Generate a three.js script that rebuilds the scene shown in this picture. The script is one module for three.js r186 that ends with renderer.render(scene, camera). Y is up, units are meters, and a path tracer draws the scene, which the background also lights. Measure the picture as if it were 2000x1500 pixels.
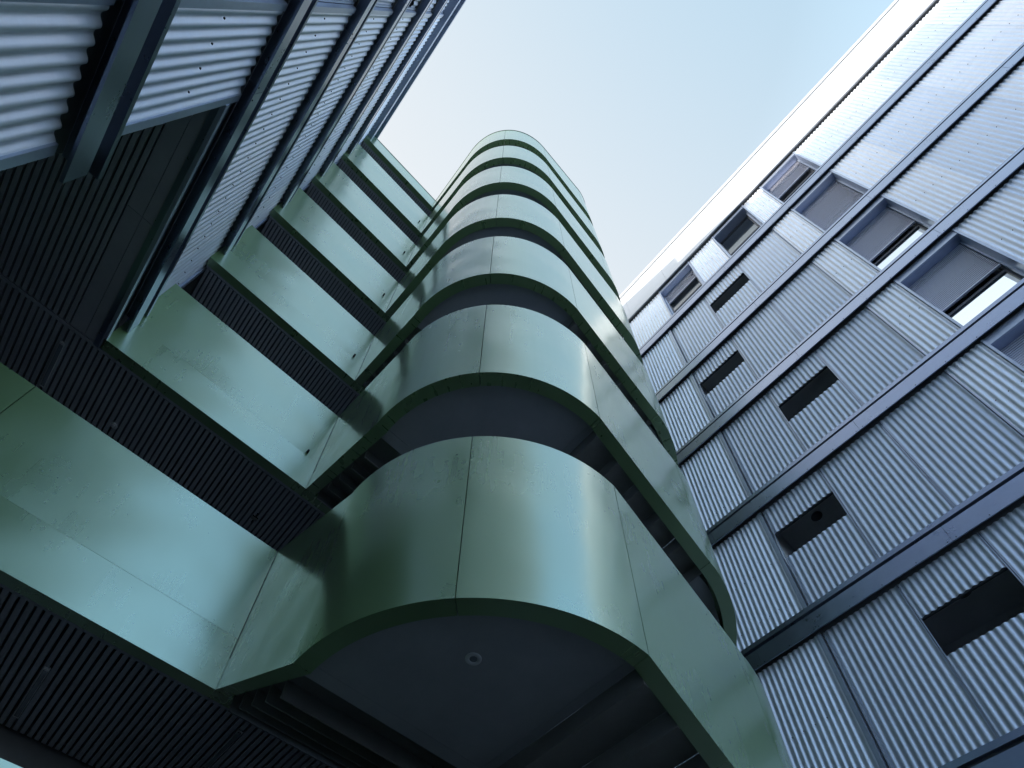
import * as THREE from 'three';
import { mergeGeometries } from 'three/addons/utils/BufferGeometryUtils.js';

// ---------------------------------------------------------------- camera
const scene = new THREE.Scene();
const EYE = 1.6;                                   // eye height above the paving
const camera = new THREE.PerspectiveCamera(2 * Math.atan(1390.2 / 1422.1) * 180 / Math.PI, 2000 / 2780.4, 0.05, 400);
{ // the photograph is the upper part of an upright frame, so the lens is shifted
  const yaw = 42.857 * Math.PI / 180, pitch = 46.45 * Math.PI / 180, roll = 0.439 * Math.PI / 180;
  const f = new THREE.Vector3(Math.sin(yaw) * Math.cos(pitch), Math.sin(pitch), -Math.cos(yaw) * Math.cos(pitch));
  const r = new THREE.Vector3(Math.cos(yaw), 0, Math.sin(yaw)), u = new THREE.Vector3().crossVectors(r, f);
  const r2 = r.clone().multiplyScalar(Math.cos(roll)).addScaledVector(u, Math.sin(roll));
  const u2 = u.clone().multiplyScalar(Math.cos(roll)).addScaledVector(r, -Math.sin(roll));
  camera.quaternion.setFromRotationMatrix(new THREE.Matrix4().makeBasis(r2, u2, f.clone().negate()));
  camera.position.set(0, EYE, 0);
  camera.setViewOffset(2000, 2780.4, 0, 0, 2000, 1500);
  camera.updateProjectionMatrix();
}
// ---------------------------------------------------------------- sky, sun, exposure
const SUN = new THREE.Vector3(-1, 0.154, -0.59).normalize();
{
  const W = 512, Hh = 256, data = new Float32Array(W * Hh * 4);
  const deep = [0.19, 0.375, 0.78], mid = [0.445, 0.615, 0.755], pale = [0.755, 0.765, 0.78];
  for (let j = 0; j < Hh; j++) for (let i = 0; i < W; i++) {
    const th = (j + 0.5) / Hh * Math.PI - Math.PI / 2, ph = ((i + 0.5) / W - 0.5) * 2 * Math.PI;
    const d = [Math.cos(ph) * Math.cos(th), Math.sin(th), Math.sin(ph) * Math.cos(th)];
    const y = Math.max(d[1], 0);
    const low = 1 - y, k = 1 / (1 + Math.exp(-(0.5 - 6.2 * d[2] - 2.5 * d[0] * Math.min(1, low / 0.3) + 0.9 * Math.min(1, low / 0.08))));
    const k2 = Math.max(k, 0.1 + 0.4 * Math.pow(low, 3));
    const ang = Math.acos(Math.min(1, d[0] * SUN.x + d[1] * SUN.y + d[2] * SUN.z));
    const glow = 0.9 * Math.exp(-ang / 0.42), gain = 1 + (3.6 + 0.5 * (d[0] * -0.861 + d[2] * -0.508)) * Math.pow(Math.max(0, low - 0.035), 0.85);   // clear-sky horizon brightening, strengthened out of view to light the shaded courtyard
    const o = (j * W + i) * 4;
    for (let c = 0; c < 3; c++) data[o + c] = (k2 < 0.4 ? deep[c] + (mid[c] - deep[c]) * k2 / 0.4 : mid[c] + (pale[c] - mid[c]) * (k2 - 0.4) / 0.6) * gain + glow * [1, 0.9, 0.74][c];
    data[o + 3] = 1;
  }
  for (let j = 0; j < Hh / 2; j++) for (let i = 0; i < W * 4; i++) data[j * W * 4 + i] = data[(Hh - 1) * W * 4 + i];   // the sampler blends across the pole
  const sky = new THREE.DataTexture(data, W, Hh, THREE.RGBAFormat, THREE.FloatType);
  sky.mapping = THREE.EquirectangularReflectionMapping; sky.magFilter = sky.minFilter = THREE.LinearFilter; sky.needsUpdate = true;
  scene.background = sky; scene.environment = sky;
}
const sun = new THREE.DirectionalLight(new THREE.Color(1, 0.93, 0.82), 5);
sun.position.copy(SUN).multiplyScalar(60).add(new THREE.Vector3(2, 12, 2)); sun.target.position.set(2, 12, 2);
sun.castShadow = true; sun.shadow.mapSize.set(4096, 4096);
Object.assign(sun.shadow.camera, { left: -25, right: 25, top: 25, bottom: -25, near: 1, far: 140 });
scene.add(sun, sun.target);
const renderer = new THREE.WebGLRenderer({ antialias: true });
renderer.toneMapping = THREE.LinearToneMapping;
renderer.toneMappingExposure = 1.15;
renderer.shadowMap.enabled = true;

// ---------------------------------------------------------------- noise, textures, materials
let seed = 7;
const rnd = () => { seed = (seed * 1664525 + 1013904223) >>> 0; return seed / 4294967296; };
function lattice(n) { const a = new Float32Array(n * n); for (let i = 0; i < n * n; i++) a[i] = rnd(); return a; }
function noiseField(N, octs) {            // tiling value noise; octs: [cellsX, cellsY, weight]
  const out = new Float32Array(N * N);
  for (const [cx, cy, w] of octs) {
    const n = Math.max(cx, cy), L = lattice(n);
    for (let y = 0; y < N; y++) {
      const fy = y / N * cy, iy = Math.floor(fy), ty = fy - iy, sy = ty * ty * (3 - 2 * ty);
      for (let x = 0; x < N; x++) {
        const fx = x / N * cx, ix = Math.floor(fx), tx = fx - ix, sx = tx * tx * (3 - 2 * tx);
        const a = L[(iy % cy) * n + ix % cx], b = L[(iy % cy) * n + (ix + 1) % cx], c = L[((iy + 1) % cy) * n + ix % cx], d = L[((iy + 1) % cy) * n + (ix + 1) % cx];
        out[y * N + x] += w * ((a + (b - a) * sx) * (1 - sy) + (c + (d - c) * sx) * sy);
      }
    }
  }
  return out;
}
function tex(N, fn, metres, srgb = false) {
  const d = new Uint8Array(N * N * 4);
  for (let i = 0; i < N * N; i++) { const v = fn(i); for (let c = 0; c < 3; c++) d[i * 4 + c] = Math.max(0, Math.min(255, Math.round((Array.isArray(v) ? v[c] : v) * 255))); d[i * 4 + 3] = 255; }
  const t = new THREE.DataTexture(d, N, N, THREE.RGBAFormat); t.wrapS = t.wrapT = THREE.RepeatWrapping;
  t.magFilter = THREE.LinearFilter; t.minFilter = THREE.LinearMipmapLinearFilter; t.generateMipmaps = true;
  t.repeat.set(1 / metres, 1 / metres); if (srgb) t.colorSpace = THREE.SRGBColorSpace; t.needsUpdate = true; return t;
}
const N = 512;
const wave = noiseField(N, [[4, 5, 0.6], [9, 8, 0.27], [17, 15, 0.13]]);
const streak = noiseField(N, [[110, 5, 0.35], [60, 3, 0.35], [200, 9, 0.3]]);
const cloudy = noiseField(N, [[7, 6, 0.4], [19, 17, 0.3], [53, 49, 0.2], [131, 127, 0.1]]);
const fine = noiseField(N, [[160, 160, 0.5], [61, 67, 0.3], [13, 11, 0.2]]);
const smudge = i => Math.max(0, wave[i] - 0.35) * (0.3 + 0.7 * streak[i]) * (0.6 + 0.4 * cloudy[i]);
const std = o => new THREE.MeshStandardMaterial(o), phy = o => new THREE.MeshPhysicalMaterial(o);
const lin = (r, g, b) => new THREE.Color().setRGB(r, g, b);
const M = {
  green: phy({ color: lin(0.25, 0.43, 0.165), metalness: 0.4, roughness: 1, ior: 3.4, clearcoat: 1, clearcoatRoughness: 0.2,
    map: tex(N, i => { const s = smudge(i), k = 0.9 + 0.05 * wave[i] + 0.04 * s; return [k * 0.98 + 0.03 * s, k, k * 0.98 + 0.03 * s]; }, 3.3),
    roughnessMap: tex(N, i => 0.23 + 0.16 * smudge(i) + 0.05 * cloudy[i] + 0.04 * streak[i], 3.3) }),
  alu: std({ color: lin(0.86, 0.885, 0.94), metalness: 0.5, roughness: 1,
    map: tex(N, i => 0.8 + 0.16 * cloudy[i] + 0.08 * streak[i], 1.3), roughnessMap: tex(N, i => 0.36 + 0.18 * cloudy[i] + 0.1 * streak[i], 1.3),
    bumpMap: tex(N, i => fine[i], 0.9), bumpScale: 0.0004 }),
  aluLeaf: std({ color: lin(0.65, 0.69, 0.77), metalness: 0.5, roughness: 1,
    map: tex(N, i => 0.86 + 0.1 * cloudy[i] + 0.08 * streak[i], 1.7), roughnessMap: tex(N, i => 0.46 + 0.12 * cloudy[i] + 0.08 * streak[i], 1.7) }),
  trim: std({ color: lin(0.46, 0.52, 0.64), metalness: 0.6, roughness: 1, map: tex(N, i => 0.86 + 0.14 * cloudy[i], 1.1), roughnessMap: tex(N, i => 0.32 + 0.14 * fine[i], 1.1) }),
  beam: std({ color: lin(0.33, 0.38, 0.5), metalness: 1, roughness: 1,
    map: tex(N, i => 0.84 + 0.16 * cloudy[i], 1.7), roughnessMap: tex(N, i => 0.22 + 0.12 * cloudy[i] + 0.05 * fine[i], 1.7),
    bumpMap: tex(N, i => wave[i], 3.1), bumpScale: 0.003 }),
  fascia: std({ color: lin(0.5, 0.51, 0.53), metalness: 0.2, roughness: 1, map: tex(N, i => 0.92 + 0.08 * cloudy[i], 2.3), roughnessMap: tex(N, i => 0.4 + 0.15 * fine[i], 2.3) }),
  slat: std({ color: lin(0.54, 0.55, 0.6), metalness: 0.1, roughness: 1, map: tex(N, i => 0.75 + 0.25 * fine[i], 0.8), roughnessMap: tex(N, i => 0.45 + 0.25 * fine[i], 0.8) }),
  soffit: std({ color: lin(0.46, 0.46, 0.5), metalness: 0, roughness: 1, map: tex(N, i => 0.8 + 0.2 * cloudy[i], 1.5), roughnessMap: tex(N, i => 0.6 + 0.25 * fine[i], 1.5) }),
  steel: std({ color: lin(0.3, 0.29, 0.28), metalness: 0.2, roughness: 1, map: tex(N, i => 0.75 + 0.25 * cloudy[i], 1.2), roughnessMap: tex(N, i => 0.5 + 0.2 * fine[i], 1.2) }),
  membrane: std({ color: lin(0.2, 0.2, 0.21), roughness: 0.9 }),
  backing: std({ color: lin(0.22, 0.22, 0.225), roughness: 0.9, map: tex(N, i => 0.75 + 0.25 * cloudy[i], 2) }),
  concrete: std({ color: lin(0.38, 0.38, 0.37), roughness: 0.95, map: tex(N, i => 0.75 + 0.25 * cloudy[i], 2.4) }),
  plaster: std({ color: lin(0.78, 0.79, 0.8), roughness: 0.95, map: tex(N, i => 0.88 + 0.12 * cloudy[i], 2.4) }),
  blind: std({ color: lin(0.72, 0.73, 0.84), metalness: 0.4, roughness: 0.45 }),
  frame: std({ color: lin(0.08, 0.085, 0.1), metalness: 0.3, roughness: 0.45 }),
  glass: phy({ color: lin(0.95, 0.97, 0.98), transmission: 1, thickness: 0, roughness: 0.02, ior: 1.5 }),
  mirrorGlass: std({ color: lin(0.78, 0.84, 0.88), metalness: 0.92, roughness: 0.03 }),
  screw: std({ color: lin(0.03, 0.03, 0.035), metalness: 0.4, roughness: 0.5 }),
  lampBody: std({ color: lin(0.75, 0.76, 0.78), metalness: 0.2, roughness: 0.4 }),
  lens: phy({ color: lin(0.25, 0.27, 0.3), roughness: 0.2, clearcoat: 1 }),
  paving: std({ color: lin(0.18, 0.176, 0.17), roughness: 0.9, map: tex(N, i => 0.7 + 0.3 * cloudy[i], 3) }),
};

M.aluSheets = [M.alu, M.alu.clone(), M.alu.clone()];                       // sheets from other coils
M.aluSheets[1].color.setRGB(0.74, 0.8, 0.9); M.aluSheets[2].color.setRGB(0.82, 0.87, 0.95);
// ---------------------------------------------------------------- helpers
const taken = new Map();
function numbered(name) { const n = taken.get(name) || 0; taken.set(name, n + 1); return n ? `${name}_${String(n).padStart(3, '0')}` : name; }
function metreUV(g) {
  const p = g.attributes.position, n = g.attributes.normal, uv = new Float32Array(p.count * 2);
  for (let i = 0; i < p.count; i++) {
    const ax = Math.abs(n.getX(i)), ay = Math.abs(n.getY(i)), az = Math.abs(n.getZ(i));
    if (ax >= ay && ax >= az) { uv[2 * i] = p.getZ(i); uv[2 * i + 1] = p.getY(i); }
    else if (ay >= az) { uv[2 * i] = p.getX(i); uv[2 * i + 1] = p.getZ(i); }
    else { uv[2 * i] = p.getX(i); uv[2 * i + 1] = p.getY(i); }
  }
  g.setAttribute('uv', new THREE.BufferAttribute(uv, 2)); return g;
}
const bx = (x0, x1, y0, y1, z0, z1) => metreUV(new THREE.BoxGeometry(x1 - x0, y1 - y0, z1 - z0).translate((x0 + x1) / 2, (y0 + y1) / 2, (z0 + z1) / 2));
function prismZ(prof, z0, z1) {           // extrude a closed x,y outline along z
  const s = new THREE.Shape(prof.map(([x, y]) => new THREE.Vector2(x, y)));
  return metreUV(new THREE.ExtrudeGeometry(s, { depth: z1 - z0, bevelEnabled: false }).translate(0, 0, z0));
}
const barZ = (x0, x1, y0, y1, z0, z1, c = 0.006) => prismZ([[x0 + c, y0], [x1 - c, y0], [x1, y0 + c], [x1, y1 - c], [x1 - c, y1], [x0 + c, y1], [x0, y1 - c], [x0, y0 + c]], z0, z1);
function mesh(name, g, m, parent) {
  if (Array.isArray(g)) g = g.length > 1 ? mergeGeometries(g.map(q => { const h = q.index ? q.toNonIndexed() : q; return h; })) : g[0];
  const o = new THREE.Mesh(g, m); o.name = numbered(name); o.castShadow = o.receiveShadow = true; (parent || scene).add(o); return o;
}
function thing(name, label, category, group) {
  const o = new THREE.Group(); o.name = numbered(name); o.userData = { label, category }; if (group) o.userData.group = group; scene.add(o); return o;
}
function part(name, parent) { const o = new THREE.Group(); o.name = numbered(name); parent.add(o); return o; }
function settle(o) {                      // put the group's origin at the middle of its base
  const b = new THREE.Box3().setFromObject(o), p = new THREE.Vector3((b.min.x + b.max.x) / 2, b.min.y, (b.min.z + b.max.z) / 2);
  for (const c of o.children) c.position.sub(p); o.position.copy(p); return o;
}
// corrugated sheet standing in a z-y plane, waves along z, front towards dir (+1 or -1) on x
const PITCH = 0.076, AMP = 0.0095;
function corrugated(z0, z1, y0, y1, xc, dir, AMP_ = AMP, jit = 0) {
  const n = Math.max(4, Math.round((z1 - z0) / PITCH * 12)), pos = [], nor = [], uv = [], idx = [], k = 2 * Math.PI / PITCH, T = 0.0035;
  const f = z => { const c = Math.cos(k * (z - jit)); return dir * AMP_ * (1.18 * c - 0.18 * c * c * c); };
  const df = z => { const c = Math.cos(k * (z - jit)), s = -k * Math.sin(k * (z - jit)); return dir * AMP_ * (1.18 - 0.54 * c * c) * s; };
  for (const side of [1, -1]) for (let i = 0; i <= n; i++) {
    const z = z0 + (z1 - z0) * i / n, x = xc + f(z) - (side < 0 ? dir * T : 0), d = df(z), q = 1 / Math.hypot(1, d);
    for (const y of [y0, y1]) { pos.push(x, y, z); nor.push(dir * side * q, 0, -d * dir * side * q); uv.push(z, y); }
  }
  const S = 2 * (n + 1), quad = (a, b, c, d) => idx.push(a, b, c, a, c, d);
  for (let i = 0; i < n; i++) {
    const a = 2 * i, b = a + 2;
    if (dir > 0) { quad(b, a, a + 1, b + 1); quad(S + a, S + b, S + b + 1, S + a + 1); } else { quad(a, b, b + 1, a + 1); quad(S + b, S + a, S + a + 1, S + b + 1); }
  }
  const base = pos.length / 3;            // edge strips, top and bottom
  for (const [e, ny] of [[0, -1], [1, 1]]) for (let i = 0; i <= n; i++) for (const off of [0, S]) {
    const a = 2 * i + e + off; pos.push(pos[3 * a], pos[3 * a + 1], pos[3 * a + 2]); nor.push(0, ny, 0); uv.push(pos[3 * a + 2], pos[3 * a]);
  }
  for (let e = 0; e < 2; e++) for (let i = 0; i < n; i++) { const a = base + e * 2 * (n + 1) + 2 * i; (e ^ (dir > 0 ? 1 : 0)) ? quad(a, a + 1, a + 3, a + 2) : quad(a + 2, a + 3, a + 1, a); }
  const g = new THREE.BufferGeometry();
  g.setAttribute('position', new THREE.Float32BufferAttribute(pos, 3)); g.setAttribute('normal', new THREE.Float32BufferAttribute(nor, 3));
  g.setAttribute('uv', new THREE.Float32BufferAttribute(uv, 2)); g.setIndex(idx); return g;
}
let sheetCount = 0;
function sheetRun(z0, z1, y0, y1, xc, dir, parent, pitches = 16) {          // a wide field is laid in sheets that lap by a rib
  const step = pitches * PITCH; let z = z0;
  while (z < z1 - 0.02) {
    const e = z1 - z < step * 1.35 ? z1 : Math.min(z1, Math.ceil(z / step + 0.05) * step), k = sheetCount++;
    mesh('corrugated_panel', corrugated(z, Math.min(z1, e + (e < z1 ? PITCH * 0.3 : 0)), y0, y1, xc + (k % 2) * 0.0022 * dir, dir), M.aluSheets[(k * 7 + (k >> 2)) % 3], parent); z = e;
  }
}
const screwProto = new THREE.CylinderGeometry(0.0055, 0.007, 0.01, 6).rotateZ(Math.PI / 2);
function screws(list, parent) {           // list of [x, y, z]; too small to pick apart
  const o = mesh('screws', list.map(p => screwProto.clone().translate(...p)), M.screw, parent); o.userData.kind = 'stuff'; return o;
}
function screwLine(z0, z1, y, x, parent) {
  const l = []; for (let z = Math.ceil(z0 / (2 * PITCH)) * 2 * PITCH + PITCH / 2; z < z1 - 0.02; z += 2 * PITCH) l.push([x, y, z]);
  if (l.length) screws(l, parent);
}

// sheet-metal wall following stations {x,z,h,nx,nz}; the outer sheet is very slightly dished, as panels are
const ripW = []; for (let i = 0; i < 9; i++) { const a = rnd() * 6.283, L = 0.45 + 1.5 * rnd(); ripW.push([Math.cos(a) * 6.283 / L, Math.sin(a) * 6.283 / L, rnd() * 6.283, 0.0011 * (0.4 + L * 0.5)]); }
function ripple(u, v) { let d = 0, du = 0, dv = 0; for (const [ku, kv, p, A] of ripW) { const q = ku * u + kv * v + p, c = A * Math.cos(q); d += A * Math.sin(q); du += c * ku; dv += c * kv; } return [d, du, dv]; }
let wallRun = 0;
function wall(st, yb, yt, gap, TH) {
  const pos = [], nor = [], uv = [], idx = []; let s = wallRun, last = null; wallRun += 3.7;
  const cols = st.map((q, i) => {
    if (last) s += Math.hypot(q.x - last.x, q.z - last.z); last = q;
    let dx = 0, dz = 0;      // shave a few millimetres off each end so that joints read
    if (gap && (i === 0 || i === st.length - 1)) { const r = i === 0 ? st[1] : st[st.length - 2], L = Math.hypot(r.x - q.x, r.z - q.z); dx = (r.x - q.x) / L * gap; dz = (r.z - q.z) / L * gap; }
    return { x: q.x + dx, z: q.z + dz, nx: q.nx, nz: q.nz, s, y0: yb(q), y1: yt(q) };
  });
  const V = (x, y, z, nx, ny, nz, u, v) => { pos.push(x, y, z); nor.push(nx, ny, nz); uv.push(u, v); return pos.length / 3 - 1; };
  const strip = f => { let pa = null; for (const c of cols) { const [A, B] = f(c), cur = [V(...A), V(...B)]; if (pa) idx.push(pa[0], cur[0], cur[1], pa[0], cur[1], pa[1]); pa = cur; } };
  const xi = c => c.x - c.nx * TH, zi = c => c.z - c.nz * TH;
  const R = 12; let pc = null;
  cols.forEach((c, ci) => {
    const cur = [];
    for (let r = 0; r <= R; r++) {
      const y = c.y0 + (c.y1 - c.y0) * r / R, [d, du, dv] = ripple(c.s, y);
      const e = Math.min(1, 4 * Math.min(r, R - r) / R) * Math.min(1, 4 * Math.min(ci, cols.length - 1 - ci) / cols.length);   // held at its edges
      const tx = c.nz, tz = -c.nx, m = new THREE.Vector3(c.nx - du * tx, -dv, c.nz - du * tz).normalize();
      cur.push(V(c.x + c.nx * d * 0.5 * e, y, c.z + c.nz * d * 0.5 * e, m.x, m.y, m.z, c.s, y));
    }
    if (pc) for (let r = 0; r < R; r++) idx.push(pc[r], cur[r], cur[r + 1], pc[r], cur[r + 1], pc[r + 1]);
    pc = cur;
  });
  strip(c => [[xi(c), c.y1, zi(c), -c.nx, 0, -c.nz, c.s, c.y1], [xi(c), c.y0, zi(c), -c.nx, 0, -c.nz, c.s, c.y0]]);
  strip(c => [[xi(c), c.y0, zi(c), 0, -1, 0, c.s, 0], [c.x, c.y0, c.z, 0, -1, 0, c.s, TH]]);
  strip(c => [[c.x, c.y1, c.z, 0, 1, 0, c.s, 0], [xi(c), c.y1, zi(c), 0, 1, 0, c.s, TH]]);
  for (const [c, sg] of [[cols[0], 1], [cols[cols.length - 1], -1]]) {
    const tx = -c.nz * sg, tz = c.nx * sg;
    const a = V(c.x, c.y0, c.z, tx, 0, tz, 0, c.y0), d = V(c.x, c.y1, c.z, tx, 0, tz, 0, c.y1), e = V(xi(c), c.y1, zi(c), tx, 0, tz, TH, c.y1), f = V(xi(c), c.y0, zi(c), tx, 0, tz, TH, c.y0);
    if (sg > 0) idx.push(a, d, e, a, e, f); else idx.push(a, e, d, a, f, e);
  }
  const g = new THREE.BufferGeometry();
  g.setAttribute('position', new THREE.Float32BufferAttribute(pos, 3)); g.setAttribute('normal', new THREE.Float32BufferAttribute(nor, 3)); g.setAttribute('uv', new THREE.Float32BufferAttribute(uv, 2)); g.setIndex(idx); return g;
}
const flatWall = (x0, x1, y0, y1, z, TH) => { const a = [], k = Math.max(10, Math.round((x1 - x0) * 12)); for (let i = 0; i <= k; i++) a.push({ x: x0 + (x1 - x0) * i / k, z, h: 0, nx: 0, nz: 1 }); return wall(a, () => y0, () => y1, 0, TH); };

// ---------------------------------------------------------------- levels
const S = 3.08;                                          // storey height
const b = n => EYE + 3.874 + S * (n - 1);                // underside of walkway n
const t = n => EYE + 5.74 + S * (n - 1);                 // top of its balustrade
const ROOF = EYE + 23.25;

// ---------------------------------------------------------------- ground
{ const g = mesh('ground', metreUV(new THREE.PlaneGeometry(160, 160).rotateX(-Math.PI / 2)), M.paving); g.userData.kind = 'structure'; }

// ---------------------------------------------------------------- rear block behind the walkways
{
  const o = thing('rear_block', 'dark wall of the block behind the slatted walkway bridges', 'building');
  mesh('wall', bx(-9, 6.45, 0, b(1) - 0.9, -11, -5.5), M.backing, o);
  for (let n = 1; n <= 7; n++) mesh('wall', bx(-9, 6.45, b(n) - 0.896, n < 7 ? b(n + 1) - 0.9 : EYE + 23.1, -11, -5.5), M.backing, o);
  mesh('roof_storey', bx(-2, 6.45, EYE + 23.104, EYE + 24.81, -11, -5.5), M.fascia, o);
  settle(o);
}

// ---------------------------------------------------------------- left building
const ZEND = 12, LX = -1.274;                            // middle plane of its corrugated sheets
{
  const o = thing('corrugated_building', 'building of corrugated aluminium with dark floor bands meeting the green walkway bridges', 'building');
  // body
  mesh('body', bx(-10, -1.46, b(2) + 0.16, EYE + 23.1, -5.48, ZEND), M.backing, o);
  mesh('body', bx(-10, -1.46, 0, b(2) + 0.156, -1.79, ZEND), M.backing, o);
  mesh('body', bx(-10, -4.2, 0, b(2) + 0.156, -5.48, -1.794), M.backing, o);
  // floor bands
  const seamsAt = (z0, z1, off) => { const s = [z0]; for (let z = off + Math.ceil((z0 - off + 0.2) / 2.52) * 2.52; z < z1 - 0.2; z += 2.52) s.push(z); s.push(z1); return s; };
  for (let n = 1; n <= 6; n++) {
    const zA = n === 1 ? -1.885 : -4.0 + 0.002, y0 = b(n) + 0.34;
    const ss = seamsAt(zA, ZEND, 0.1 + 0.37 * n);
    for (let i = 0; i + 1 < ss.length; i++) {
      mesh('beam_cover', prismZ([[-1.184, y0], [-1.184, y0 + 0.27], [-1.30, y0 + 0.27], [-1.30, y0 + 0.252], [-1.2, y0 + 0.252], [-1.2, y0]], ss[i] + 0.002, ss[i + 1] - 0.002), M.beam, o);
      mesh('sill_flashing', prismZ([[-1.30, y0 + 0.49], [-1.19, y0 + 0.475], [-1.187, y0 + 0.525], [-1.192, y0 + 0.53], [-1.30, y0 + 0.545]], ss[i] + 0.002 - (n === 1 && i === 0 ? 0.07 : 0), ss[i + 1] - 0.002), M.beam, o);
    }
    mesh('recess_backing', bx(-1.456, -1.305, y0 - 0.02, y0 + 0.548, zA + 0.01, ZEND), M.membrane, o);
    screws(ss.slice(1, -1).flatMap(z => [[-1.184, y0 + 0.03, z - 0.05], [-1.184, y0 + 0.03, z + 0.05]]), o);
  }
  mesh('recess_backing', bx(-1.456, -1.305, b(0) + 0.32, b(0) + 0.86, -1.78, ZEND), M.membrane, o);
  // corrugated sheets, storey by storey
  for (let n = 0; n <= 6; n++) {
    const y0 = b(n) + 0.886, y1 = b(n + 1) + (n === 6 ? 0.32 : 0.338), low = n < 2, zA = low ? -1.745 : -4.16;
    const zT = -1.10;
    let z = zA;
    const cuts = low ? [zT] : [zT];
    for (const c of cuts) { sheetRun(z, c - 0.02, y0, y1, LX, 1, o); screwLine(z + 0.03, c - 0.05, b(n) + 2.05, LX + AMP, o); z = c; }
    // upright edge trims
    mesh('edge_trim', bx(-1.30, -1.254, y0, y1, zT - 0.018, zT + 0.03), M.trim, o);
    if (low) { mesh('edge_trim', bx(-1.32, -1.252, y0, y1, -1.80, -1.744), M.trim, o); }
    else mesh('edge_trim', bx(-1.33, -1.255, y0, y1, -4.22, -4.162), M.trim, o);
    // sliding leaf beside the trim, some with a slot
    const la = zT + 0.06, lb = la + 0.97, slot = n === 2 || n === 4, lx = LX - 0.035;
    const leaf = part('sliding_leaf', o);
    if (slot) { mesh('corrugated_panel', corrugated(la, lb, y0, b(n) + 2.12, lx, 1), M.aluLeaf, leaf); mesh('corrugated_panel', corrugated(la, lb, b(n) + 2.78, y1, lx, 1), M.aluLeaf, leaf); }
    else mesh('corrugated_panel', corrugated(la, lb, y0, y1, lx, 1), M.aluLeaf, leaf);
    mesh('edge_bar', bx(lx - 0.02, lx + 0.012, y0, y1, la - 0.022, la - 0.002), M.trim, leaf);
    mesh('corrugated_panel', corrugated(lb + 0.06, 4.9, y0, y1, LX, 1), M.alu, o);
    mesh('corrugated_panel', corrugated(4.93, ZEND, y0, y1, LX, 1), M.alu, o);
  }
  // soffit of the overhang beyond the stepped lower storeys
  const ys = b(2);
  mesh('soffit_trim', bx(-1.275, -1.245, ys, ys + 0.085, -4.118, -1.80), M.trim, o);
  mesh('fascia_board', bx(-1.32, -1.277, ys + 0.004, ys + 0.338, -4.118, -1.80), M.beam, o);
  for (const [xa, xb_] of [[-1.405, -1.28], [-1.53, -1.409]]) for (const [za, zb] of [[-4.1, -2.9], [-2.896, -1.80]]) mesh('soffit_panel', bx(xa, xb_, ys + 0.012, ys + 0.03, za, zb), M.soffit, o);
  const slatG = bx(-0.017, 0.017, 0, 0.04, -4.1, -1.82);
  for (let x = -1.56; x > -3.4; x -= 0.052) { const s = mesh('soffit_slat', slatG, M.slat, o); s.position.set(x, ys + 0.01, 0); }
  mesh('soffit_backing', bx(-4.2, -1.28, ys + 0.1, ys + 0.15, -4.118, -1.80), M.membrane, o);
  // roof edge
  const ry = EYE + 22.69;
  mesh('roof_soffit', bx(-1.5, -1.156, ry - 0.02, ry + 0.02, -4.16, ZEND), M.beam, o);
  for (const [za, zb] of [[-4.16, -2.42], [-2.416, 0.1], [0.104, 2.62], [2.624, 5.1], [5.104, ZEND]]) mesh('roof_fascia', barZ(-1.4, -1.155, ry + 0.024, ry + 0.52, za, zb, 0.005), M.trim, o);
  mesh('roof_cap', barZ(-1.46, -1.075, ry + 0.525, ry + 0.69, -4.2, ZEND, 0.008), M.beam, o);
  mesh('roof', bx(-10, -1.462, EYE + 23.102, EYE + 23.3, -5.48, ZEND), M.concrete, o);
  settle(o);
}

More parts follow.
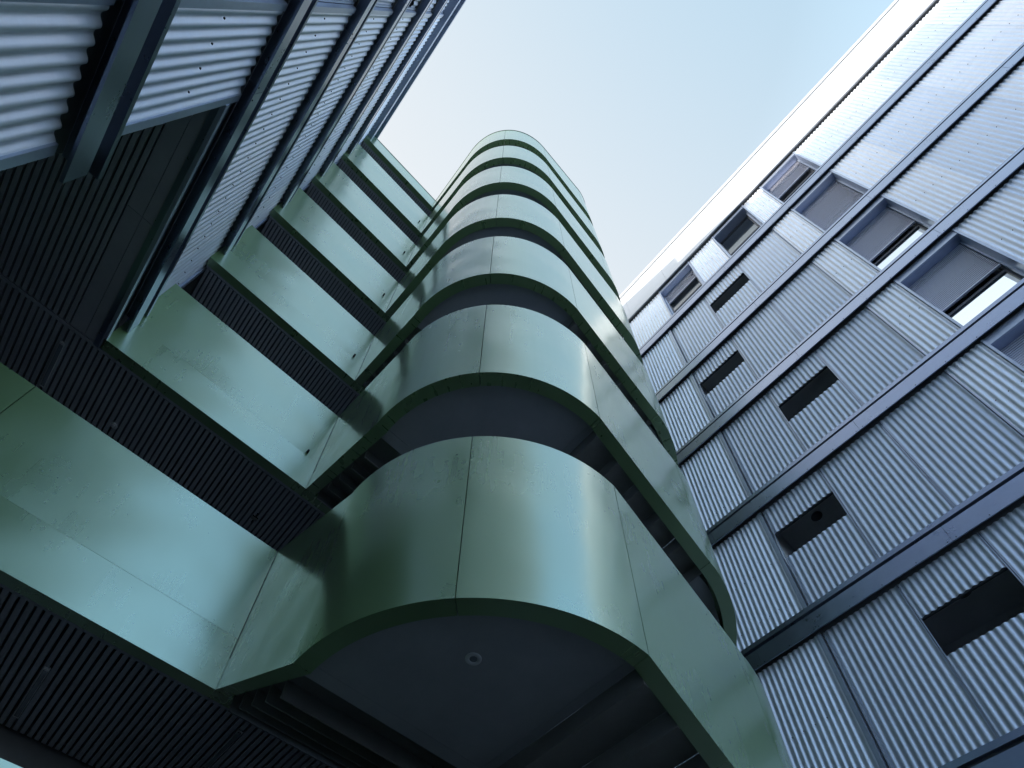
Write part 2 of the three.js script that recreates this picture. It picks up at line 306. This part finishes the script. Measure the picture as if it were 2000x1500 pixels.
// ---------------------------------------------------------------- right building
const RX = 6.612;                                        // middle plane of its fixed sheets
const Z1 = -1.43, Z2 = -0.45, Z3 = 0.51, Z4 = 1.455, Z5 = 1.955, Z6 = 2.945;
{
  const o = thing('corrugated_building', 'building of corrugated aluminium with windows, shutter leaves and a white roof band', 'building');
  const ZB = -5.45;
  // body with loggia rooms behind the leaves
  mesh('body', bx(6.68, 16, 0, EYE + 24.6, ZB, Z1 - 0.02), M.plaster, o);
  mesh('body', bx(6.68, 16, 0, EYE + 24.6, Z4 + 0.02, Z5 - 0.03), M.plaster, o);
  mesh('body', bx(6.68, 16, 0, EYE + 24.6, Z6 + 0.03, ZEND), M.plaster, o);
  mesh('body', bx(7.95, 16, 0, EYE + 24.6, Z1 - 0.016, Z6 + 0.026), M.plaster, o);
  for (let n = 1; n <= 7; n++) mesh('floor_slab', bx(6.68, 7.946, b(n) + 0.36, b(n) + 0.62, Z1 - 0.016, Z4 + 0.016), M.plaster, o);
  for (let n = 1; n <= 7; n++) mesh('floor_slab', bx(6.68, 7.946, b(n) + 0.36, b(n) + 0.62, Z5 - 0.026, Z6 + 0.026), M.plaster, o);
  mesh('body', bx(6.68, 7.946, 0, b(1) + 0.356, Z1 - 0.016, Z6 + 0.026), M.plaster, o);
  // floor bands
  for (let n = 1; n <= 6; n++) {
    const y0 = b(n) + 0.37, ss = [ZB, -4.77, -2.25, 0.27, 2.79, 5.31, 7.83, ZEND];
    for (let i = 0; i + 1 < ss.length; i++) {
      mesh('beam_cover', prismZ([[6.53, y0], [6.546, y0], [6.546, y0 + 0.302], [6.644, y0 + 0.302], [6.644, y0 + 0.32], [6.53, y0 + 0.32]], ss[i] + 0.002, ss[i + 1] - 0.002), M.beam, o);
      const ls = n % 2 ? 0.35 : -0.2;
      mesh('sill_flashing', prismZ([[6.644, y0 + 0.43], [6.644, y0 + 0.51], [6.545, y0 + 0.49], [6.54, y0 + 0.485], [6.54, y0 + 0.395], [6.55, y0 + 0.395], [6.552, y0 + 0.43]], ss[i] + (i ? ls : 0) + 0.002, ss[i + 1] + (i < ss.length - 2 ? ls : 0) - 0.002), M.beam, o);
    }
    mesh('recess_backing', bx(6.645, 6.678, y0 - 0.02, y0 + 0.516, ZB, ZEND), M.membrane, o);
    screws(ss.slice(1, -1).flatMap(z => [-1.26, -0.84, -0.42, -0.05, 0.05, 0.42, 0.84].map(d => [6.529, y0 + 0.03, z + d])), o);
  }
  mesh('corrugated_panel', corrugated(ZB, ZEND, 0.3, b(1) + 0.366, RX, -1), M.alu, o);
  function windowUnit(n, za, zb, y0, y1, drop, parent) {
    const w = part('window', parent), xf = 6.80;
    const hd = n === 6 ? 0.16 : 0.2;
    mesh('jamb', bx(6.585, xf + 0.06, y0, y1, za, za + 0.03), M.trim, w); mesh('jamb', bx(6.585, xf + 0.06, y0, y1, zb - 0.03, zb), M.trim, w);
    mesh('head_panel', bx(6.60, 6.63, y1 - hd, y1, za + 0.032, zb - 0.032), M.trim, w);
    mesh('head_reveal', bx(6.632, xf + 0.06, y1 - hd, y1 - hd + 0.03, za + 0.032, zb - 0.032), M.beam, w);
    const fz0 = za + 0.034, fz1 = zb - 0.034, fy1 = y1 - hd - 0.002;
    const mid = y0 + 0.93;
    mesh('frame', [bx(xf + 0.02, xf + 0.07, y0, fy1, fz0, fz0 + 0.05), bx(xf + 0.02, xf + 0.07, y0, fy1, fz1 - 0.05, fz1), bx(xf + 0.02, xf + 0.07, fy1 - 0.05, fy1, fz0 + 0.052, fz1 - 0.052), bx(xf + 0.02, xf + 0.07, y0, y0 + 0.05, fz0 + 0.052, fz1 - 0.052), bx(xf + 0.016, xf + 0.075, mid - 0.03, mid + 0.03, fz0 + 0.052, fz1 - 0.052)], M.frame, w);
    mesh('pane', bx(xf + 0.042, xf + 0.05, mid + 0.032, fy1 - 0.052, fz0 + 0.052, fz1 - 0.052), M.glass, w);
    mesh('pane', bx(xf + 0.042, xf + 0.05, y0 + 0.052, mid - 0.032, fz0 + 0.052, fz1 - 0.052), M.mirrorGlass, w);
    mesh('guide_rail', [bx(xf - 0.05, xf - 0.005, y0, fy1, za + 0.032, za + 0.06), bx(xf - 0.05, xf - 0.005, y0, fy1, zb - 0.06, zb - 0.032)], M.trim, w);
    if (drop > 0) {                       // outside venetian blind
      const yb = fy1 - drop, gs = [];
      for (let y = fy1 - 0.02; y > yb + 0.03; y -= 0.048) {
        const g = new THREE.BoxGeometry(0.052, 0.0025, fz1 - fz0 - 0.07).rotateZ(1.36); metreUV(g); gs.push(g.translate(xf - 0.028, y, (za + zb) / 2));
      }
      const bl = mesh('blind', gs, M.blind, w); bl.userData.kind = 'stuff';
      mesh('blind_rail', bx(xf - 0.045, xf - 0.01, yb, yb + 0.03, fz0 + 0.03, fz1 - 0.03), M.blind, w);
    }
    mesh('window_sill', bx(6.59, xf + 0.02, y0 - 0.002, y0 + 0.028, za + 0.062, zb - 0.062), M.trim, w);
    mesh('dark_room_sheet', bx(7.3, 7.31, y0, y1, za - 0.02, zb + 0.02), M.backing, w);  // added grey sheet, stands in for the dark room behind the glass
    return w;
  }
  const slotIn = { 1: 1, 2: 0, 3: 1, 4: 0, 5: 1 };
  for (let n = 1; n <= 6; n++) {
    const y0 = b(n) + 0.886, y1 = n < 6 ? b(n + 1) + 0.366 : EYE + 22.56, mid = b(n) + 2.17;
    if (n < 6) {
      sheetRun(ZB, Z1 - 0.075, y0, y1, RX, -1, o, 22); screwLine(-4, Z1 - 0.09, mid, RX - AMP, o); screwLine(-4, Z1 - 0.09, y0 + 0.32, RX - AMP, o);
      mesh('edge_trim', bx(6.592, 6.66, y0, y1, Z1 - 0.072, Z1 - 0.02), M.trim, o);
      [[Z1, Z2], [Z2, Z3], [Z3, Z4]].forEach(([za, zb], k) => {
        const leaf = part('sliding_leaf', o), lx = RX + 0.012 + 0.006 * ((k + n) % 2), e = 0.018;
        if (slotIn[n] === k) { mesh('corrugated_panel', corrugated(za + e, zb - e, y0, b(n) + 2.1, lx, -1, 0.0078), M.aluLeaf, leaf); mesh('corrugated_panel', corrugated(za + e, zb - e, b(n) + 2.77, y1, lx, -1, 0.0078), M.aluLeaf, leaf); mesh('slot_trim', bx(lx + 0.012, lx + 0.045, b(n) + 2.755, b(n) + 2.785, za + e, zb - e), M.frame, leaf); mesh('slot_trim', bx(lx + 0.012, lx + 0.04, b(n) + 2.075, b(n) + 2.094, za + e, zb - e), M.frame, leaf); }
        else mesh('corrugated_panel', corrugated(za + e, zb - e, y0, y1, lx, -1, 0.0078), M.aluLeaf, leaf);
        mesh('edge_bar', bx(lx - 0.006, lx + 0.014, y0, y1, za + 0.004, za + e - 0.002), M.trim, leaf);
        mesh('edge_bar', bx(lx - 0.006, lx + 0.014, y0, y1, zb - e + 0.002, zb - 0.004), M.trim, leaf);
      });
      mesh('corrugated_panel', corrugated(Z4 + 0.022, Z5 - 0.006, y0, y1, RX - 0.006, -1), M.alu, o); screwLine(Z4 + 0.03, Z5 - 0.03, mid, RX - AMP - 0.006, o);
      mesh('edge_trim', bx(6.60, 6.66, y0, y1, Z4 + 0.004, Z4 + 0.02), M.trim, o);
      windowUnit(n, Z5, Z6, y0, y1, n === 5 ? 1.9 : [1.4, 1.34, 1.32, 1.32][n - 1], o);
      sheetRun(Z6 + 0.006, 7.2, y0, y1, RX - 0.006, -1, o); screwLine(Z6 + 0.03, 7.2, mid, RX - AMP - 0.006, o);
      mesh('corrugated_panel', corrugated(7.21, ZEND, y0, y1, RX - 0.006, -1), M.alu, o);
    } else {
      const W = [[-1.29, -0.27], [0.48, 1.455], [1.955, 2.945]];
      let z = ZB;
      W.forEach(([za, zb], k) => {
        mesh('corrugated_panel', corrugated(z + 0.004, za - 0.006, y0, y1, RX, -1), M.alu, o); screwLine(Math.max(z, -4) + 0.03, za - 0.03, b(n) + 2.0, RX - AMP, o);
        windowUnit(n, za, zb, y0, y1, [0.72, 0, 1.05][k], o); z = zb;
      });
      sheetRun(z + 0.004, 7.2, y0, y1, RX, -1, o); screwLine(z + 0.03, 7.2, b(n) + 2.0, RX - AMP, o);
      mesh('corrugated_panel', corrugated(7.21, ZEND, y0, y1, RX, -1), M.alu, o);
    }
  }
  // roof band
  const ry = EYE + 22.57;
  mesh('roof_soffit', bx(6.56, 6.677, ry + 0.07, ry + 0.11, ZB, ZEND), M.membrane, o);
  const prismZFascia = (x0, x1, ya, yb, za, zb) => prismZ([[x0, ya], [x0 + 0.03, ya], [x0 + 0.03, ya + 0.2], [x1, ya + 0.2], [x1, yb], [x0, yb]], za, zb);
  const rs = [ZB, -4.72, -2.2, -0.95, 1.57, 4.09, 6.61, 9.13, ZEND];
  for (let i = 0; i + 1 < rs.length; i++) mesh('roof_fascia', prismZFascia(6.515, 6.675, ry + 0.01, EYE + 24.70, rs[i] + 0.002, rs[i + 1] - 0.002), M.fascia, o);
  mesh('fascia_joint', bx(6.56, 6.676, EYE + 24.704, EYE + 24.745, ZB, ZEND), M.membrane, o);
  mesh('roof_cap', barZ(6.5, 6.9, EYE + 24.75, EYE + 24.98, ZB, ZEND, 0.01), M.fascia, o);
  mesh('roof', bx(6.905, 16, EYE + 24.61, EYE + 24.9, ZB, ZEND), M.concrete, o);
  settle(o);
}

// ---------------------------------------------------------------- walkway bridges
const ORD = ['lowest', 'second', 'third', 'fourth', 'fifth', 'sixth', 'seventh', 'topmost'];
for (let n = 0; n <= 7; n++) {
  const o = thing('walkway_bridge', n === 7 ? 'topmost green walkway bridge with a low parapet against the sky' : n === 0 ? 'lowest green walkway bridge just above the paving' : `green walkway bridge with slatted soffit, ${ORD[n]} counted up from the paving`, 'walkway', 'green walkway bridges');
  const xl = n < 2 ? -3.9 : -1.262, xr = 0.812, y0 = b(n), y1 = n === 7 ? ROOF : t(n), ym = y0 + 0.59;
  const cuts = n < 2 ? [xl, -1.29, xr] : [xl, xr];
  for (let i = 0; i + 1 < cuts.length; i++) {
    const xa = cuts[i] + (i ? 0.003 : 0), xb_ = cuts[i + 1] - (i + 2 < cuts.length ? 0.003 : 0);
    if (n === 7) mesh('balustrade_panel', flatWall(xa, xb_, y0, y1 - 0.02, -4, 0.105), M.green, o);
    else { mesh('balustrade_panel', flatWall(xa, xb_, y0, ym - 0.0025, -4, 0.105), M.green, o); mesh('balustrade_panel', flatWall(xa, xb_, ym + 0.0025, y1, -4.002, 0.103), M.green, o); }
  }
  if (n === 7) mesh('coping', bx(xl, xr, y1 - 0.018, y1, -4.11, -3.992), M.frame, o);
  if (n > 1 && n < 7) mesh('drain_outlet', new THREE.CylinderGeometry(0.012, 0.014, 0.045, 10).rotateX(Math.PI / 2).translate(0.672, ym + 0.045, -3.98), M.screw, o);
  mesh('edge_beam', bx(0.814, 6.4, y0, y0 + 0.35, -4.105, -4.0), M.green, o);
  const sx0 = n < 2 ? -3.4 : n === 2 ? -3.4 : -1.25, sx1 = n === 1 ? 2.5 : 1.2;
  mesh('soffit_frame', bx(sx0, n === 1 ? 6.4 : 1.3, y0 + 0.006, y0 + 0.05, -4.138, -4.107), M.slat, o);
  const g = bx(-0.017, 0.017, 0, 0.042, -5.44, -4.142);
  for (let x = sx0 + 0.03, i = 0; x < sx1; x += 0.052, i++) mesh('soffit_slat', g, M.slat, o).position.set(x + (rnd() - 0.5) * 0.002, y0 + 0.01 + (rnd() - 0.5) * 0.003, 0);
  mesh('soffit_backing', bx(sx0 - 0.02, 6.4, y0 + 0.11, y0 + 0.16, -5.49, -4.11), M.membrane, o);
  mesh('deck_slab', bx(n < 2 ? -3.9 : -1.44, 6.4, y0 + 0.165, y0 + 0.34, -5.49, -4.107), M.concrete, o);
  settle(o);
}

// ---------------------------------------------------------------- stair tower
{
  const o = thing('stair_tower', 'green stair tower with a rounded nose and stacked curved metal balustrades', 'stair tower');
  const DROP = 0.97, XL = 0.816, X1 = 2.115, R1 = 1.3, X2 = 3.35, R2 = 0.9, ZF = -1.25, SL = 0.674, SLC = 0.42, TH = 0.105;
  function stations(n) {                  // panels: each a list of {x,z,h,nx,nz}; h is height relative to b(n)
    const P = [];
    const seg = (x0, z0, h0, x1, z1, h1, nx, nz, k = 8) => { const a = []; for (let i = 0; i <= k; i++) { const f = i / k; a.push({ x: x0 + (x1 - x0) * f, z: z0 + (z1 - z0) * f, h: h0 + (h1 - h0) * f, nx, nz }); } return a; };
    const zl = ZF - R1;
    P.push(seg(XL, -4, 0, XL, zl, -DROP, -1, 0));
    const arc1 = (a0, a1) => { const q = []; for (let i = 0; i <= 20; i++) { const a = (a0 + (a1 - a0) * i / 20) * Math.PI / 180; q.push({ x: X1 - R1 * Math.cos(a), z: zl + R1 * Math.sin(a), h: -DROP, nx: -Math.cos(a), nz: Math.sin(a) }); } return q; };
    P.push(arc1(0, 43), arc1(43, 90));
    const h2 = -DROP - SL * (X2 - X1);
    P.push(seg(X1, ZF, -DROP, X2, ZF, h2, 0, 1));
    const arc2 = []; for (let i = 0; i <= 24; i++) { const a = i / 24 * Math.PI / 2; arc2.push({ x: X2 + R2 * Math.sin(a), z: ZF - R2 + R2 * Math.cos(a), h: h2 - SLC * R2 * a, nx: Math.sin(a), nz: Math.cos(a) }); }
    P.push(arc2);
    const h3 = h2 - SLC * R2 * Math.PI / 2;
    P.push(seg(X2 + R2, ZF - R2, h3, X2 + R2, -4, -S, 1, 0));
    return P;
  }
  function sector(cx, cz, r, a0, a1, y0, y1, sgnx) {       // flat slab piece, quarter of a round landing
    const s = new THREE.Shape(); s.moveTo(0, 0);
    for (let i = 0; i <= 14; i++) { const a = a0 + (a1 - a0) * i / 14; s.lineTo(sgnx * r * Math.sin(a), r * Math.cos(a)); }
    const g = new THREE.ExtrudeGeometry(s, { depth: y1 - y0, bevelEnabled: false }).rotateX(Math.PI / 2);   // x,y,z -> x,-z,y
    return metreUV(g.translate(cx, y1, cz));
  }
  for (let n = 0; n <= 7; n++) {
    const B = b(n), H = t(n) - B, lev = part('balustrade', o);
    const P = stations(n);
    P.forEach((st, i) => {
      const yt = n === 7 ? () => ROOF - 0.02 : q => B + q.h + H;
      mesh('panel', wall(st, q => B + q.h, yt, i === 2 || i === 4 ? 0.004 : i === 3 ? 0.001 : 0.0015, TH), M.green, lev);
      if (n === 7) mesh('coping', wall(st.map(q => ({ ...q, x: q.x + q.nx * 0.008, z: q.z + q.nz * 0.008 })), () => ROOF - 0.018, () => ROOF, 0, TH + 0.008), M.frame, lev);
    });
    // undersides: landings and folded steps
    const yl = B - DROP + 0.075, xi = XL + TH + 0.002, zf = ZF - TH - 0.002, zc = ZF - R1, ri = R1 - TH - 0.002;
    mesh('landing', sector(X1, zc, ri, 0, Math.PI / 2, yl, yl + 0.12, -1), M.soffit, o);
    mesh('landing', bx(xi, X1, yl, yl + 0.12, zc - 0.1, zc - 0.002), M.soffit, o);
    mesh('landing', bx(X1 + 0.002, 2.185, yl, yl + 0.12, zc - 0.1, zf), M.soffit, o);
    const td = (1.45 - 0.1 - 0.12) / 5;
    for (let k = 0; k < 5; k++) { const z1 = zc - 0.102 - k * td, y = yl + (k + 1) * 0.162; mesh('stair_step', [bx(xi, 2.1, y, y + 0.012, z1 - td, z1), bx(xi, 2.1, y - 0.15, y - 0.001, z1 - td - 0.001, z1 - td + 0.009)], M.steel, o); }
    for (let k = 0; k < 5; k++) { const x0 = 2.187 + k * 0.24, y = yl - (k + 1) * 0.15; mesh('stair_step', [bx(x0, x0 + 0.238, y, y + 0.012, zc - 0.1, zf), bx(x0, x0 + 0.01, y + 0.013, y + 0.149, zc - 0.1, zf)], M.steel, o); }
    mesh('landing', bx(xi, 2.1, B + 0.06, B + 0.14, -3.998, zc - 0.104 - 5 * td), M.soffit, o);
    mesh('stair_step', bx(3.386, 3.396, yl - 0.9, yl - 0.752, zc - 0.1, zf), M.steel, o);
    const yq = yl - 0.9, ri2 = R2 - TH - 0.002;
    for (let k = 0; k < 3; k++) mesh('winder_step', sector(X2 + 0.04, ZF - R2, ri2 - 0.04, k * Math.PI / 6, (k + 1) * Math.PI / 6, yq - k * 0.17, yq - k * 0.17 + 0.24, 1), M.soffit, o);
    mesh('landing', bx(X2 + 0.05, X2 + R2 - TH - 0.002, yq - 0.5, yq - 0.1, -4.0, ZF - R2 - 0.002), M.soffit, o);
  }
  mesh('core_wall', bx(2.13, 3.34, 0, ROOF - 0.4, -3.99, -2.68), M.backing, o);
  mesh('roof_slab', [bx(0.93, 4.1, ROOF - 0.6, ROOF - 0.4, -3.99, -2.6), bx(2.1, 3.3, ROOF - 0.6, ROOF - 0.4, -2.598, -1.37)], M.concrete, o);
  settle(o);
}

// ---------------------------------------------------------------- small fixtures
function lamp(name, label, category, group, pos, build) { const o = thing(name, label, category, group); build(o); o.position.set(...pos); return o; }
lamp('ceiling_downlight', 'small round recessed downlight in the dark soffit of the lowest tower landing', 'downlight', null, [1.515, b(1) - 0.97 + 0.075, -1.936], o => {
  mesh('ring', new THREE.TorusGeometry(0.033, 0.012, 10, 32).rotateX(Math.PI / 2).scale(1, 0.5, 1), M.lampBody, o);
  mesh('lens', new THREE.CylinderGeometry(0.023, 0.02, 0.006, 24).translate(0, 0.002, 0), M.lens, o);
});
[[-0.135, 1, -4.95, 'left'], [1.155, 1, -4.57, 'right']].forEach(([x, n, z, s]) => lamp('linear_ceiling_light', s === 'left' ? 'unlit slim linear light set between slats of the second walkway soffit, beside the building' : 'unlit slim linear light between slats of the second walkway soffit, beside the stair tower', 'ceiling light', 'linear lights in the slatted soffits', [x, b(n) + 0.004, z], o => {
  mesh('housing', bx(-0.02, 0.02, -0.012, 0.02, -0.32, 0.32), M.lampBody, o); mesh('diffuser', bx(-0.015, 0.015, -0.018, -0.0125, -0.3, 0.3), M.lens, o);
}));
lamp('linear_ceiling_light', 'unlit slim linear light in the slatted soffit under the overhang', 'ceiling light', 'linear lights in the slatted soffits', [-1.52, b(2) + 0.004, -4.55], o => {
  mesh('housing', bx(-0.02, 0.02, -0.012, 0.02, -0.26, 0.26), M.lampBody, o); mesh('diffuser', bx(-0.015, 0.015, -0.018, -0.0125, -0.24, 0.24), M.lens, o);
});
lamp('smoke_detector', 'round pale detector on the slatted soffit of the third walkway', 'detector', null, [-0.885, b(2) + 0.006, -4.71], o => {
  mesh('base', new THREE.CylinderGeometry(0.034, 0.034, 0.012, 24).translate(0, 0, 0), M.lampBody, o); mesh('cap', new THREE.CylinderGeometry(0.026, 0.016, 0.016, 24).translate(0, -0.013, 0), M.lampBody, o);
});
lamp('junction_box', 'small dark box with cable stubs on the slatted soffit of the third walkway', 'junction box', null, [0.6, b(2) + 0.002, -4.66], o => {
  mesh('box', bx(-0.03, 0.03, -0.012, 0.012, -0.02, 0.02), M.steel, o); mesh('cable', bx(-0.006, 0.006, -0.004, 0.006, 0.021, 0.07), M.screw, o); mesh('cable', bx(-0.006, 0.006, -0.004, 0.006, -0.07, -0.021), M.screw, o);
});
[[2, -0.88], [1, 0.05]].forEach(([n, z]) => lamp('loggia_ceiling_lamp', n === 2 ? 'round dark lamp on the loggia ceiling behind the slot beside the stair tower' : 'round dark lamp on the loggia ceiling behind the lowest slot', 'ceiling lamp', 'round loggia lamps', [7.27, b(n + 1) + 0.355, z], o => {
  mesh('base', new THREE.CylinderGeometry(0.075, 0.085, 0.03, 28).translate(0, -0.016, 0), M.frame, o); mesh('shade', new THREE.SphereGeometry(0.07, 24, 10, 0, Math.PI * 2, Math.PI / 2, Math.PI / 2).scale(1, 0.4, 1).translate(0, -0.032, 0), M.frame, o);
}));

renderer.render(scene, camera);
